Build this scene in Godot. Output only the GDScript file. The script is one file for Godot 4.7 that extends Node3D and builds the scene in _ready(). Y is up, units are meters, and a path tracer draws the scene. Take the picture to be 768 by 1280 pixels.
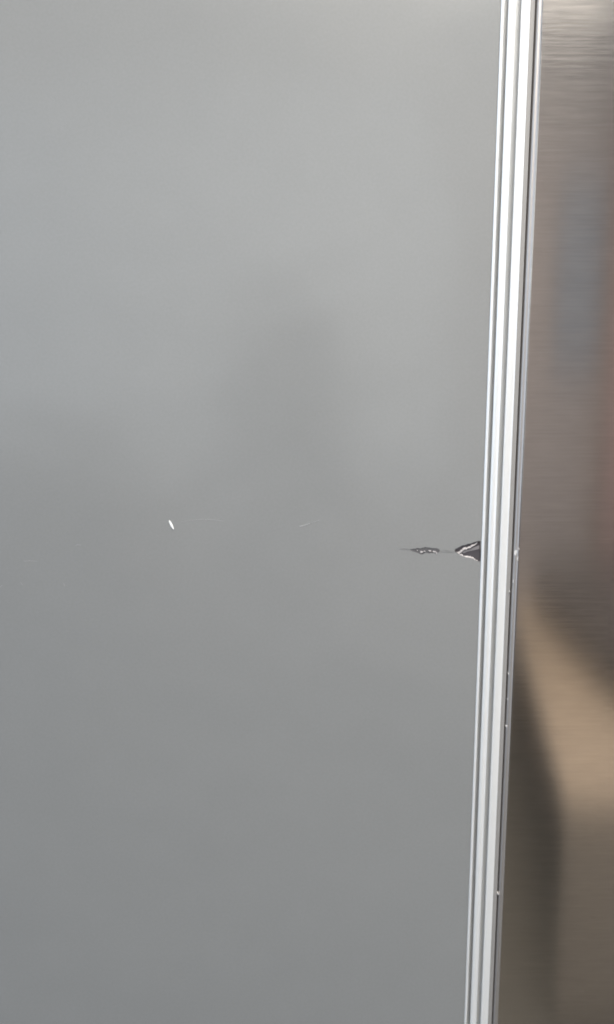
extends Node3D

# A close-up of a scratched grey painted panel with a ribbed silver edge trim, and the
# brushed steel panel beside it. Metres, y up, floor at y = 0, the panel's face is z = 0.

const LOW := 0.04          # bottom and top of the two panels
const HIGH := 1.86
var rng := RandomNumberGenerator.new()


func _ready() -> void:
	rng.seed = 41
	# ---- camera
	var cam := Camera3D.new()
	cam.name = "camera"
	cam.fov = 60.0
	cam.near = 0.02
	cam.far = 60.0
	cam.position = Vector3(0, 1.35, 0.708)
	cam.rotation_degrees = Vector3(-10.4, 0, 0)
	var lens := CameraAttributesPhysical.new()
	lens.frustum_focal_length = 20.785
	lens.frustum_focus_distance = 0.49
	lens.exposure_aperture = 10.0
	cam.attributes = lens
	add_child(cam)
	# ---- light: cool background colour added as fill at the open sides, one ceiling lamp
	var around := WorldEnvironment.new()
	around.name = "environment"
	var env := Environment.new()
	env.background_mode = Environment.BG_COLOR
	env.background_color = Color(0.49, 0.60, 0.74).linear_to_srgb()
	env.background_energy_multiplier = 2.2
	env.tonemap_mode = Environment.TONE_MAPPER_LINEAR
	env.tonemap_exposure = 1.18
	env.sdfgi_enabled = true
	env.ssao_enabled = true
	env.ssil_enabled = true
	around.environment = env
	add_child(around)
	ceiling_lamp(Vector3(0.38, 2.6, 1.12), Vector2(0.96, 2.0), 18.5)
	# ---- the setting that lights and is mirrored
	setting()
	# ---- the two panels
	painted_panel()
	steel_panel()
	# ---- bench and cushion the steel mirrors, then props added for reflections
	bench()
	cushion()
	added_curtain()
	added_board()
	reflection_prop()


# ------------------------------------------------------------------ helpers
func put(called: String, mesh: Mesh, m: Material, parent: Node = self) -> MeshInstance3D:
	var o := MeshInstance3D.new()
	o.name = called
	o.mesh = mesh
	o.material_override = m
	parent.add_child(o, true)
	return o


func base(called: String, label: String, category: String, at := Vector3.ZERO) -> Node3D:
	var o := Node3D.new()
	o.name = called
	o.position = at
	o.set_meta("label", label)
	o.set_meta("category", category)
	add_child(o, true)
	return o


func structure(o: Node3D, label: String) -> void:
	o.set_meta("kind", "structure")
	o.set_meta("label", label)


func box(size: Vector3, at: Vector3, bevel := 0.0) -> ArrayMesh:
	# a box whose upright and level edges are chamfered
	var st := SurfaceTool.new()
	st.begin(Mesh.PRIMITIVE_TRIANGLES)
	var h := size / 2.0
	var b := bevel
	for axis in 3:
		for s in [-1.0, 1.0]:
			var n := Vector3.ZERO
			n[axis] = s
			var u := Vector3.ZERO
			u[(axis + 1) % 3] = 1.0
			var v := Vector3.ZERO
			v[(axis + 2) % 3] = 1.0
			var hu: float = h[(axis + 1) % 3] - b
			var hv: float = h[(axis + 2) % 3] - b
			var c: Vector3 = at + n * h[axis]
			quad(st, [c - u * hu - v * hv, c + u * hu - v * hv, c + u * hu + v * hv, c - u * hu + v * hv], n)
	if b > 0.0:
		for axis in 3:
			for s in [[-1.0, -1.0], [1.0, -1.0], [1.0, 1.0], [-1.0, 1.0]]:
				var a1 := (axis + 1) % 3
				var a2 := (axis + 2) % 3
				var n := Vector3.ZERO
				n[a1] = s[0]
				n[a2] = s[1]
				var p := at
				p[a1] += s[0] * h[a1]
				p[a2] += s[1] * (h[a2] - b)
				var q := at
				q[a1] += s[0] * (h[a1] - b)
				q[a2] += s[1] * h[a2]
				var l := Vector3.ZERO
				l[axis] = h[axis] - b
				quad(st, [p - l, p + l, q + l, q - l], n.normalized())
		for sx in [-1.0, 1.0]:
			for sy in [-1.0, 1.0]:
				for sz in [-1.0, 1.0]:
					var k := Vector3(sx, sy, sz)
					tri(st, [at + k * Vector3(h.x, h.y - b, h.z - b), at + k * Vector3(h.x - b, h.y, h.z - b), at + k * Vector3(h.x - b, h.y - b, h.z)], k.normalized())
	return st.commit()


func tri(st: SurfaceTool, p: Array, n: Vector3) -> void:
	var order := [0, 1, 2] if (p[1] - p[0]).cross(p[2] - p[0]).dot(n) < 0.0 else [0, 2, 1]
	for i in order:
		st.set_normal(n)
		st.set_uv(Vector2(p[i].x, p[i].y))
		st.add_vertex(p[i])


func quad(st: SurfaceTool, p: Array, n: Vector3) -> void:
	tri(st, [p[0], p[1], p[2]], n)
	tri(st, [p[0], p[2], p[3]], n)


func extrude(profile: PackedVector2Array, y0: float, y1: float) -> ArrayMesh:
	# a closed profile of (x, z), front run left to right, drawn out upwards; gentle corners are smooth
	var st := SurfaceTool.new()
	st.begin(Mesh.PRIMITIVE_TRIANGLES)
	var count := profile.size()
	var flat := []
	for i in count:
		var d := profile[(i + 1) % count] - profile[i]
		flat.append(Vector2(-d.y, d.x).normalized())
	for i in count:
		var a := profile[i]
		var b := profile[(i + 1) % count]
		var f: Vector2 = flat[i]
		var before: Vector2 = flat[(i + count - 1) % count]
		var after: Vector2 = flat[(i + 1) % count]
		var na := (f + before).normalized() if f.dot(before) > 0.72 else f
		var nb := (f + after).normalized() if f.dot(after) > 0.72 else f
		var v := [Vector3(a.x, y0, a.y), Vector3(a.x, y1, a.y), Vector3(b.x, y1, b.y), Vector3(b.x, y0, b.y)]
		var n := [na, na, nb, nb]
		for k in [0, 1, 2, 0, 2, 3]:
			st.set_normal(Vector3(n[k].x, 0, n[k].y))
			st.set_uv(Vector2(v[k].x, v[k].y))
			st.add_vertex(v[k])
	var caps := Geometry2D.triangulate_polygon(profile)
	for t in range(0, caps.size(), 3):
		for e in [[y0, Vector3.DOWN], [y1, Vector3.UP]]:
			var p := []
			for k in 3:
				var c := profile[caps[t + k]]
				p.append(Vector3(c.x, e[0], c.y))
			tri(st, p, e[1])
	return st.commit()


func arc(from: Vector2, to: Vector2, bulge: float, steps := 10) -> PackedVector2Array:
	# points of a shallow crown from one side to the other, both ends included
	var out := PackedVector2Array()
	for i in steps + 1:
		var t := float(i) / steps
		out.append(from.lerp(to, t) + Vector2(0, bulge * (1.0 - pow(2.0 * t - 1.0, 2.0))))
	return out


func plate(outline: PackedVector2Array, z0: float, z1: float, inset := 0.0) -> ArrayMesh:
	# an irregular flake: outline at z0, the same drawn in a little at z1
	var st := SurfaceTool.new()
	st.begin(Mesh.PRIMITIVE_TRIANGLES)
	if Geometry2D.is_polygon_clockwise(outline):
		outline.reverse()
	var top := outline
	if inset > 0.0:
		var shrunk := Geometry2D.offset_polygon(outline, -inset)
		if shrunk.size() == 1 and shrunk[0].size() == outline.size():
			top = shrunk[0]
	var mid := Vector2.ZERO
	for p in outline:
		mid += p / outline.size()
	if inset > 0.0 and top == outline:
		top = PackedVector2Array()
		for p in outline:
			top.append(p + (mid - p).limit_length(inset))
	for i in outline.size():
		var j := (i + 1) % outline.size()
		var a := Vector3(outline[i].x, outline[i].y, z0)
		var b := Vector3(outline[j].x, outline[j].y, z0)
		var c := Vector3(top[j].x, top[j].y, z1)
		var d := Vector3(top[i].x, top[i].y, z1)
		var n := (b - a).cross(d - a).normalized()
		quad(st, [a, b, c, d], n)
	var caps := Geometry2D.triangulate_polygon(top)
	for t in range(0, caps.size(), 3):
		var p := []
		for k in 3:
			p.append(Vector3(top[caps[t + k]].x, top[caps[t + k]].y, z1))
		tri(st, p, Vector3.BACK)
	return st.commit()


func ridge(path: Array, width: float, lift: float, z := 0.0, jag := 0.0) -> ArrayMesh:
	# a thin raised burr along a path, tapered to nothing at both ends
	var st := SurfaceTool.new()
	st.begin(Mesh.PRIMITIVE_TRIANGLES)
	var rows := []
	if jag > 0.0:
		var finer := []
		for i in path.size() - 1:
			for k in 3:
				finer.append(path[i].lerp(path[i + 1], k / 3.0) + Vector2(rng.randf_range(-jag, jag), rng.randf_range(-jag, jag)))
		finer.append(path[-1])
		path = finer
	var n := path.size()
	for i in n:
		var p: Vector2 = path[i]
		var along: Vector2 = (path[mini(i + 1, n - 1)] - path[maxi(i - 1, 0)]).normalized()
		var side := Vector2(-along.y, along.x)
		var w := width * (0.25 + 0.75 * sin(PI * (i + 0.35) / (n - 0.3))) * 0.5 * (rng.randf_range(0.4, 1.5) if jag > 0.0 else rng.randf_range(0.75, 1.2))
		var l := lift * rng.randf_range(0.7, 1.2)
		rows.append([p - side * w, p - side * w * 0.3, p + side * w * 0.35, p + side * w, l])
	for i in n - 1:
		var a: Array = rows[i]
		var b: Array = rows[i + 1]
		var za := [z - 0.0003, z + a[4], z + a[4] * 0.8, z - 0.0003]
		var zb := [z - 0.0003, z + b[4], z + b[4] * 0.8, z - 0.0003]
		for k in 3:
			var q := [Vector3(a[k].x, a[k].y, za[k]), Vector3(b[k].x, b[k].y, zb[k]), Vector3(b[k + 1].x, b[k + 1].y, zb[k + 1]), Vector3(a[k + 1].x, a[k + 1].y, za[k + 1])]
			var nn: Vector3 = (q[1] - q[0]).cross(q[3] - q[0]).normalized()
			if nn.z < 0.0:
				nn = -nn
			quad(st, q, nn)
	return st.commit()


func paint(c: Color, rough: float, metal := 0.0, specular := 0.5) -> StandardMaterial3D:
	# base colours are given as linear values
	var m := StandardMaterial3D.new()
	m.albedo_color = c.linear_to_srgb()
	m.roughness = rough
	m.metallic = metal
	m.metallic_specular = specular
	return m


func texture(w: int, h: int, at: Callable) -> ImageTexture:
	var im := Image.create(w, h, false, Image.FORMAT_RGBF)
	for y in h:
		for x in w:
			var g := clampf(at.call(x, y), 0.0, 1.0)
			im.set_pixel(x, y, Color(g, g, g))
	return ImageTexture.create_from_image(im)


func noise(seed_: int, frequency: float, octaves := 3) -> FastNoiseLite:
	var n := FastNoiseLite.new()
	n.seed = seed_
	n.frequency = frequency
	n.noise_type = FastNoiseLite.TYPE_SIMPLEX_SMOOTH
	n.fractal_octaves = octaves
	return n


# ------------------------------------------------------------------ surroundings
func ceiling_lamp(at: Vector3, size: Vector2, energy: float) -> void:
	var t := base("ceiling_lamp", "flat square-edged ceiling lamp panel glowing above and in front of the panels", "lamp", at)
	put("lamp_housing", box(Vector3(size.x + 0.04, 0.05, size.y + 0.04), Vector3(0, 0.027, 0), 0.004), paint(Color(0.7, 0.7, 0.7), 0.5), t)
	var glow := paint(Color(0.8, 0.8, 0.8), 0.6)
	glow.emission_enabled = true
	glow.emission = Color(1.0, 0.97, 0.92)
	glow.emission_energy_multiplier = 3.6
	put("lamp_diffuser", box(Vector3(size.x, 0.008, size.y), Vector3(0, -0.003, 0), 0.002), glow, t)
	var light := AreaLight3D.new()
	light.name = "lamp_light"
	light.area_size = size
	light.position = Vector3(0, -0.012, 0)
	light.rotation_degrees = Vector3(-90, 0, 0)
	light.light_color = Color(1.0, 0.97, 0.92)
	light.light_energy = energy * 0.25
	light.area_range = 12.0
	light.shadow_enabled = true
	t.add_child(light)


func setting() -> void:
	var grain := noise(5, 0.02)
	var boards := texture(256, 256, func(x, y): return 0.75 + 0.25 * grain.get_noise_2d(x * 0.4, y * 4.0))
	var floor_m := paint(Color(0.115, 0.102, 0.082), 0.55)
	floor_m.albedo_texture = boards
	floor_m.uv1_triplanar = true
	floor_m.uv1_scale = Vector3(1.3, 1.3, 1.3)
	structure(put("floor", box(Vector3(8, 0.1, 8), Vector3(0, -0.05, 1.5)), floor_m), "dark olive brown floor under the panels")
	var wall_m := paint(Color(0.315, 0.265, 0.235), 0.85)
	structure(put("wall", box(Vector3(5.0, 2.68, 0.1), Vector3(0.6, 1.341, 3.2)), wall_m), "warm grey wall opposite the panels")
	structure(put("ceiling", box(Vector3(5.0, 0.1, 5.0), Vector3(0.6, 2.735, 1.0)), paint(Color(0.7, 0.69, 0.66), 0.9)), "pale ceiling above the panels")


func bench() -> void:
	var t := base("bench", "low tan bench with a tall front board, open at its sides, facing the steel panel", "bench", Vector3(0.49, 0, 0.87))
	t.rotation_degrees.y = 6.4
	var tan_m := paint(Color(0.30, 0.23, 0.165), 0.8)
	put("seat_board", box(Vector3(1.1, 0.07, 1.45), Vector3(0.55, 0.465, 0.725), 0.008), tan_m, t)
	put("front_board", box(Vector3(1.098, 0.42, 0.03), Vector3(0.55, 0.218, 0.018), 0.003), tan_m, t)
	for x in [0.06, 1.04]:
		for z in [0.09, 1.38]:
			put("leg", box(Vector3(0.05, 0.427, 0.05), Vector3(x, 0.2145, z), 0.004), paint(Color(0.06, 0.045, 0.03), 0.5), t)


func cushion() -> void:
	var t := base("cushion", "dark brown cushion lying on the tan bench", "cushion", Vector3(0.735, 0.50, 1.27))
	t.rotation_degrees.y = -4.0
	put("cushion_pad", box(Vector3(0.7, 0.18, 0.85), Vector3(0.35, 0.092, 0.425), 0.05), paint(Color(0.05, 0.042, 0.038), 0.9), t)


func added_curtain() -> void:
	# added to tint the steel's reflection pink; hangs in pleats against the far wall
	var p := PackedVector2Array()
	for i in 49:
		p.append(Vector2(i * 0.0125, 0.03 * sin(i * 0.95) + 0.008 * sin(i * 2.3)))
	for i in range(48, -1, -1):
		p.append(Vector2(i * 0.0125, 0.03 * sin(i * 0.95) + 0.008 * sin(i * 2.3) - 0.004))
	var t := base("added_curtain", "dusty pink pleated curtain hanging against the wall opposite the steel panel to tint its reflection", "added_curtain", Vector3(1.25, 0, 3.08))
	put("cloth", extrude(p, 0.03, 2.5), paint(Color(0.40, 0.285, 0.255), 0.95), t)
	put("rail", box(Vector3(0.7, 0.025, 0.025), Vector3(0.3, 2.515, -0.002), 0.003), paint(Color(0.3, 0.3, 0.3), 0.5), t)


func added_board() -> void:
	var t := base("added_board", "narrow upright slate blue board added for a mirrored streak, on the wall beside the pink curtain", "pin board", Vector3(1.09, 1.28, 3.137))  # invented board; gives the blue-grey streak mirrored in the steel
	put("felt", box(Vector3(0.19, 0.74, 0.02), Vector3(0, 0.37, 0), 0.002), paint(Color(0.225, 0.23, 0.24), 0.9), t)
	for x in [-0.103, 0.103]:
		put("frame_bar", box(Vector3(0.014, 0.774, 0.026), Vector3(x, 0.37, -0.001), 0.002), paint(Color(0.2, 0.2, 0.21), 0.5), t)
	for y in [-0.009, 0.749]:
		put("frame_bar", box(Vector3(0.188, 0.014, 0.026), Vector3(0, y, -0.001), 0.002), paint(Color(0.2, 0.2, 0.21), 0.5), t)


func reflection_prop() -> void:  # added shapes, made up for the grey panel's soft reflections
	var b := base("added_reflector", "large pale added blind drawn down on the wall opposite the grey panel", "reflector", Vector3(-0.55, 0.72, 3.138))  # added pale surface that brightens what the grey panel mirrors
	put("reflector_sheet", box(Vector3(2.3, 1.75, 0.02), Vector3(0, 0.875, 0), 0.003), paint(Color(0.78, 0.78, 0.77), 0.8), b)
	var dark := paint(Color(0.035, 0.035, 0.04), 0.6)
	var t := base("dark_wall_prop", "narrow dark cupboard hung on the wall opposite the grey panel, in place of the camera holder", "reflection_prop", Vector3(-0.05, 0.72, 2.945))  # added dark shape standing in for the camera holder's reflection
	put("prop_body", box(Vector3(0.36, 0.82, 0.36), Vector3(0, 0.41, 0), 0.004), dark, t)
	put("prop_front", box(Vector3(0.34, 0.79, 0.018), Vector3(0, 0.41, -0.192), 0.003), dark, t)
	var l := base("floor_prop", "low dark sideboard standing against the wall opposite the grey panel, added for a dark patch it mirrors", "floor_prop", Vector3(-1.2, 0, 2.88))  # invented; darkens a patch of the grey panel's reflection
	put("floor_prop_body", box(Vector3(0.8, 1.0, 0.44), Vector3(0, 0.54, 0), 0.004), dark, l)
	for x in [-0.199, 0.199]:
		put("prop_front", box(Vector3(0.38, 0.94, 0.018), Vector3(x, 0.54, -0.232), 0.003), dark, l)
	for x in [-0.36, 0.36]:
		for z in [-0.18, 0.18]:
			put("leg", box(Vector3(0.04, 0.038, 0.04), Vector3(x, 0.02, z)), dark, l)


# ------------------------------------------------------------------ grey panel with its trim
func painted_panel() -> void:
	var t := base("painted_panel", "large smooth grey painted panel with silver ribbed edge trim, scratched and chipped at mid height", "panel")
	# satin grey paint: fine grain, faint unevenness of the sheet
	var fine := noise(11, 0.23, 2)
	var coarse := noise(12, 0.012, 3)
	var tone := texture(1024, 1024, func(x, y): return 0.94 + 0.032 * fine.get_noise_2d(x, y) + 0.012 * coarse.get_noise_2d(x, y))
	var gloss := texture(256, 256, func(x, y): return 0.96 + 0.03 * coarse.get_noise_2d(x * 2.0, y * 2.0))
	var grey := paint(Color(0.258, 0.264, 0.268), 0.175, 0.0, 0.78)
	grey.albedo_texture = tone
	grey.roughness_texture = gloss
	grey.uv1_triplanar = true
	grey.uv1_scale = Vector3(1.5, 1.5, 1.5)
	# the sheet is never quite flat: long shallow waves bend what it mirrors
	var wave := NoiseTexture2D.new()
	wave.width = 512
	wave.height = 512
	wave.seamless = true
	wave.as_normal_map = true
	wave.bump_strength = 8.0
	wave.noise = noise(51, 0.009, 2)
	grey.normal_enabled = true
	grey.normal_texture = wave
	grey.normal_scale = 0.06
	var core := paint(Color(0.062, 0.056, 0.065), 0.75)
	core.albedo_texture = tone

	# the sheet, with the chip and the scrape cut into it
	var chip_line := outline([
		[568.6, 688.5], [569.5, 686.2], [573, 684.4], [577.5, 682.2], [582, 681.2], [586, 679.6], [591, 678.6], [597.5, 676.4], [601, 676.4],
		[601, 701.5], [596.5, 701.2], [592, 698.2], [588, 697.4], [583.5, 697], [579.6, 695.6], [575.6, 693.2], [571.6, 691.8]], 0.0004)
	var scrape_line := outline([
		[512.5, 687.2], [516, 686.2], [521, 685.2], [526.5, 685.6], [531.7, 683.6], [536, 684.4], [540, 685.3], [547, 685.6], [550, 688],
		[549, 690.4], [546, 692.3], [542, 690.8], [538, 691.4], [531.7, 691.2], [527.5, 693], [521, 690.8], [517, 689.4]], 0.0003)
	var cut := CSGCombiner3D.new()
	cut.name = "panel_sheet"
	t.add_child(cut)
	var sheet := CSGBox3D.new()
	sheet.name = "sheet"
	sheet.size = Vector3(0.78, HIGH - LOW, 0.6)
	sheet.position = Vector3(0.1424 - 0.39, (LOW + HIGH) / 2.0, -0.3)
	sheet.material = grey
	cut.add_child(sheet)
	for hole in [[chip_line, 0.0016], [scrape_line, 0.0007]]:
		var c := CSGPolygon3D.new()
		c.name = "cutout"
		c.polygon = hole[0]
		c.depth = 0.01
		c.operation = CSGShape3D.OPERATION_SUBTRACTION
		c.material = core
		cut.add_child(c, true)
		# a CSGPolygon3D grows towards -z from its own plane: move it so that its far end is the floor of the cut
		c.position.z = 0.01 - hole[1]
	var light_edge := paint(Color(0.44, 0.42, 0.425), 0.65)
	var chip := put("chip", plate(chip_line, -0.0022, -0.0013), core, t)
	chip.set_meta("label", "dark triangular chip torn in the paint beside the trim")
	put("torn_edge", ridge(spots([[570.5, 690.2], [573, 691], [575.6, 690.6], [578, 688], [581, 686.2], [584.5, 685.8], [588, 684.9], [591, 682.6], [593.5, 681], [597, 678]]), 0.0018, 0.0009, -0.0008, 0.0004), light_edge, chip)
	put("torn_edge", ridge(spots([[571, 690.8], [574, 692.2], [577, 694], [580, 695.6], [584, 696.2], [588, 696.8], [592, 698], [594.5, 700], [597.5, 701.6]]), 0.0018, 0.0009, -0.0008, 0.0004), light_edge, chip)
	var torn := paint(Color(0.2, 0.19, 0.2), 0.7)
	put("torn_layer", plate(outline([[577, 690.5], [580.5, 688.3], [585, 687.6], [589, 687], [593, 684.2], [600, 682], [600, 686.5], [592, 688.5], [584, 690], [580, 692.2]]), -0.0014, -0.0009, 0.0003), torn, chip)
	var scrape := put("scrape", plate(scrape_line, -0.0012, -0.0004), paint(Color(0.1, 0.097, 0.104), 0.75), t)
	scrape.set_meta("label", "ragged dark scrape with pale flecks left of the chip")
	for f in [[527.3, 690.2, 2.0, 1.5], [531, 689.4, 1.2, 0.8], [538, 688.8, 2.1, 1.1], [543, 689.8, 2.3, 1.3], [546, 691.4, 1.0, 1.5], [522, 688, 0.9, 0.6]]:
		put("fleck", plate(blob(f[0], f[1], f[2], f[3], 9), -0.0006, 0.0003, 0.0003), light_edge, scrape)
	# the faint tail between scrape and chip, and left of the scrape
	var scuff := paint(Color(0.21, 0.213, 0.217), 0.5)
	put("scuff", plate(outline([[549.4, 689], [553, 687.8], [558, 688.6], [563, 688.2], [568.8, 688.6], [568.6, 690.2], [562, 690], [556, 690.6], [551, 690.2]]), -0.0003, 0.00012, 0.0001), scuff, t)
	put("scuff", plate(outline([[498.5, 685.6], [503, 685.2], [507, 686.4], [512.6, 686.8], [512.8, 687.6], [506, 687.4], [501, 686.8]]), -0.0003, 0.00012, 0.0001), scuff, t)
	# scratches across the panel
	var bare := paint(Color(0.85, 0.86, 0.86), 0.45)
	var s := put("scratch", ridge(spots([[211.6, 650.6], [212.8, 653], [214.2, 656], [215.6, 658.6], [217.4, 661.4]]), 0.0024, 0.0005), bare, t)
	s.set_meta("label", "short bright white nick left of the panel's middle")
	var pale := paint(Color(0.29, 0.295, 0.298), 0.35)
	for line in [
			[[226, 652.4], [238, 650.2], [250, 649.2], [262, 649.2], [272, 650.2], [281, 651.4]],
						[[388.5, 653.8], [394, 652], [399.5, 650]],
			[[94.5, 681.6], [98, 681], [102, 681.2]],
			[[0.2, 734.2], [1.6, 732.6], [3.4, 731]],
			[[25.6, 727.6], [27.2, 729.6], [28.4, 731.4]],
			[[79.6, 728.6], [80.6, 730.8], [81.2, 733]],
			[[30, 701.4], [38, 701], [47, 701.6]]]:
		put("scratch", ridge(spots(line), 0.0008, 0.00012), pale, t)

	put("scratch", ridge(spots([[374.5, 658], [379, 657.4], [383.5, 655.8], [388, 654.2]]), 0.0017, 0.0002), pale, t)

	# the trim: a channelled base and three ribs, seen at x = 142.4 mm onwards
	var silver := paint(Color(0.80, 0.81, 0.82), 0.42, 0.3)
	var brush := noise(31, 0.05, 3)
	silver.roughness_texture = texture(256, 256, func(x, y): return 0.85 + 0.3 * brush.get_noise_2d(x * 8.0, y * 0.3))
	silver.uv1_triplanar = true
	silver.uv1_scale = Vector3(9, 9, 9)
	var x0 := 0.1426
	var trim := put("edge_trim", extrude(mm(x0, [[0.1, -30], [0.1, -1.0], [0.9, -1.0], [0.9, -7.5], [20.4, -7.5], [20.4, -0.9], [21.1, -0.9], [21.1, -4.6], [25.3, -4.6], [25.3, -30]]), LOW, HIGH), silver, t)
	trim.set_meta("label", "bright silver trim strip with three upright ribs along the panel's edge")
	put("edge_strip", extrude(mm(x0, [[21.25, -4.5], [21.25, -0.7], [21.6, -0.45], [24.6, -0.6], [25.1, -1.0], [25.1, -4.5]]), LOW, HIGH), paint(Color(0.27, 0.265, 0.265), 0.5), trim).set_meta("label", "thin grey strip along the trim's outer side")  # darker grey in place of the trim's silver side face
	for r in [[0.0, 2.2, 0.35, 0.5, 0.5], [5.4, 10.8, 0.5, 0.9, 8.1], [14.8, 21.2, 1.3, 0.3, 19.6]]:
		var p := mm(x0, [[r[4] - 0.4, -7.7], [r[4] - 0.4, -0.7], [r[0], -0.7], [r[0], r[2]]])
		p.append_array(arc(mm(x0, [[r[0] + 0.25, r[2] + 0.2]])[0], mm(x0, [[r[1] - 0.25, r[2] + 0.2]])[0], r[3] * 0.001, 12))
		p.append_array(mm(x0, [[r[1], r[2]], [r[1], -0.7], [r[4] + 0.4, -0.7], [r[4] + 0.4, -7.7]]))
		put("rib", extrude(p, LOW, HIGH), silver, trim)


func mm(x0: float, points: Array) -> PackedVector2Array:
	var out := PackedVector2Array()
	for p in points:
		out.append(Vector2(x0 + p[0] * 0.001, p[1] * 0.001))
	return out


func spots(points: Array) -> Array:
	# marks measured on the panel's face, turned into metres on it (a grid of 0.65 mm at mid height, foreshortened by the 10.4 degree tilt)
	var out := []
	for p in points:
		var v: float = (640.0 - p[1]) * 0.000902
		var depth := 0.708 / (cos(0.18151) + v * sin(0.18151))
		out.append(Vector2((p[0] - 384.0) * 0.000902 * depth, 1.35 + depth * (v * cos(0.18151) - sin(0.18151))))
	return out


func outline(points: Array, jag := 0.0) -> PackedVector2Array:
	var p := spots(points)
	var out := PackedVector2Array()
	for i in p.size():
		out.append(p[i])
		if jag > 0.0:
			for k in [0.3, 0.62]:
				out.append(p[i].lerp(p[(i + 1) % p.size()], k) + Vector2(rng.randf_range(-jag, jag), rng.randf_range(-jag, jag)))
	return out


func blob(x: float, y: float, rx: float, ry: float, n: int) -> PackedVector2Array:
	var p := []
	for i in n:
		var a := TAU * i / n
		var k := rng.randf_range(0.65, 1.2)
		p.append([x + cos(a) * rx * k, y + sin(a) * ry * k])
	return outline(p)


# ------------------------------------------------------------------ brushed steel beside it
func steel_panel() -> void:
	var t := base("steel_panel", "brushed stainless steel panel right of the silver trim, mirroring a tan bench", "panel")
	var n1 := noise(21, 0.35, 3)
	var n2 := noise(22, 0.03, 2)
	var streak := func(x, y): return n1.get_noise_2d(x * 0.022, y * 1.0) * 0.7 + n1.get_noise_2d(x * 0.1 + 900.0, y * 1.6) * 0.5
	var m := paint(Color(0.70, 0.665, 0.64), 0.145, 1.0)
	m.albedo_texture = texture(256, 1024, func(x, y): return 0.92 + 0.10 * streak.call(x, y) + 0.03 * n2.get_noise_2d(x, y))
	m.roughness_texture = texture(256, 1024, func(x, y): return 0.85 + 0.22 * streak.call(x + 400, y))
	m.heightmap_enabled = true
	m.heightmap_texture = texture(256, 1024, func(x, y): return 0.5 + 0.4 * streak.call(x + 77, y + 300))
	m.heightmap_scale = 0.00016
	m.uv1_scale = Vector3(4.0, 2.4, 1)
	m.anisotropy_enabled = true
	m.anisotropy = -0.75
	var x0 := 0.1426
	put("steel_face", extrude(mm(x0, [[27.6, -600], [27.6, -4], [28.0, -1.4], [29.4, -0.6], [31.2, -0.1], [31.6, -0.09], [224, -0.09], [224.4, -0.1], [226, -1.2], [226, -600]]), LOW, HIGH), m, t)
	var rim := paint(Color(0.50, 0.475, 0.465), 0.46, 0.85)
	put("folded_edge", extrude(mm(x0, [[26.4, -20], [26.4, -1.4], [26.7, -0.6], [27.3, 0.1], [28.2, 0.45], [29.2, 0.4], [30.0, 0.1], [30.4, -0.3], [30.4, -1.0]]), LOW, HIGH), rim, t)
	put("gap_seal", extrude(mm(x0, [[25.32, -22], [25.32, -8.0], [26.38, -8.0], [26.38, -22]]), LOW, HIGH), paint(Color(0.15, 0.147, 0.147), 0.6), t)
	# small bright nicks on the edge where the scratch crosses the gap
	var bare := paint(Color(0.8, 0.79, 0.79), 0.4, 0.3)
	for f in [[644.6, 690.2, 2.4, 5.0], [647, 698.4, 1.3, 3.0], [649, 686.4, 0.8, 1.6], [641.6, 727, 1.0, 2.6], [637.4, 739.4, 1.0, 1.6], [635.8, 842, 0.9, 1.3], [634.6, 874, 0.7, 1.0], [633.2, 908, 0.9, 1.5], [622.8, 1117, 1.2, 1.5]]:
		put("nick", plate(blob(f[0], f[1], f[2], f[3], 9), -0.002, 0.0009, 0.0004), bare, t)
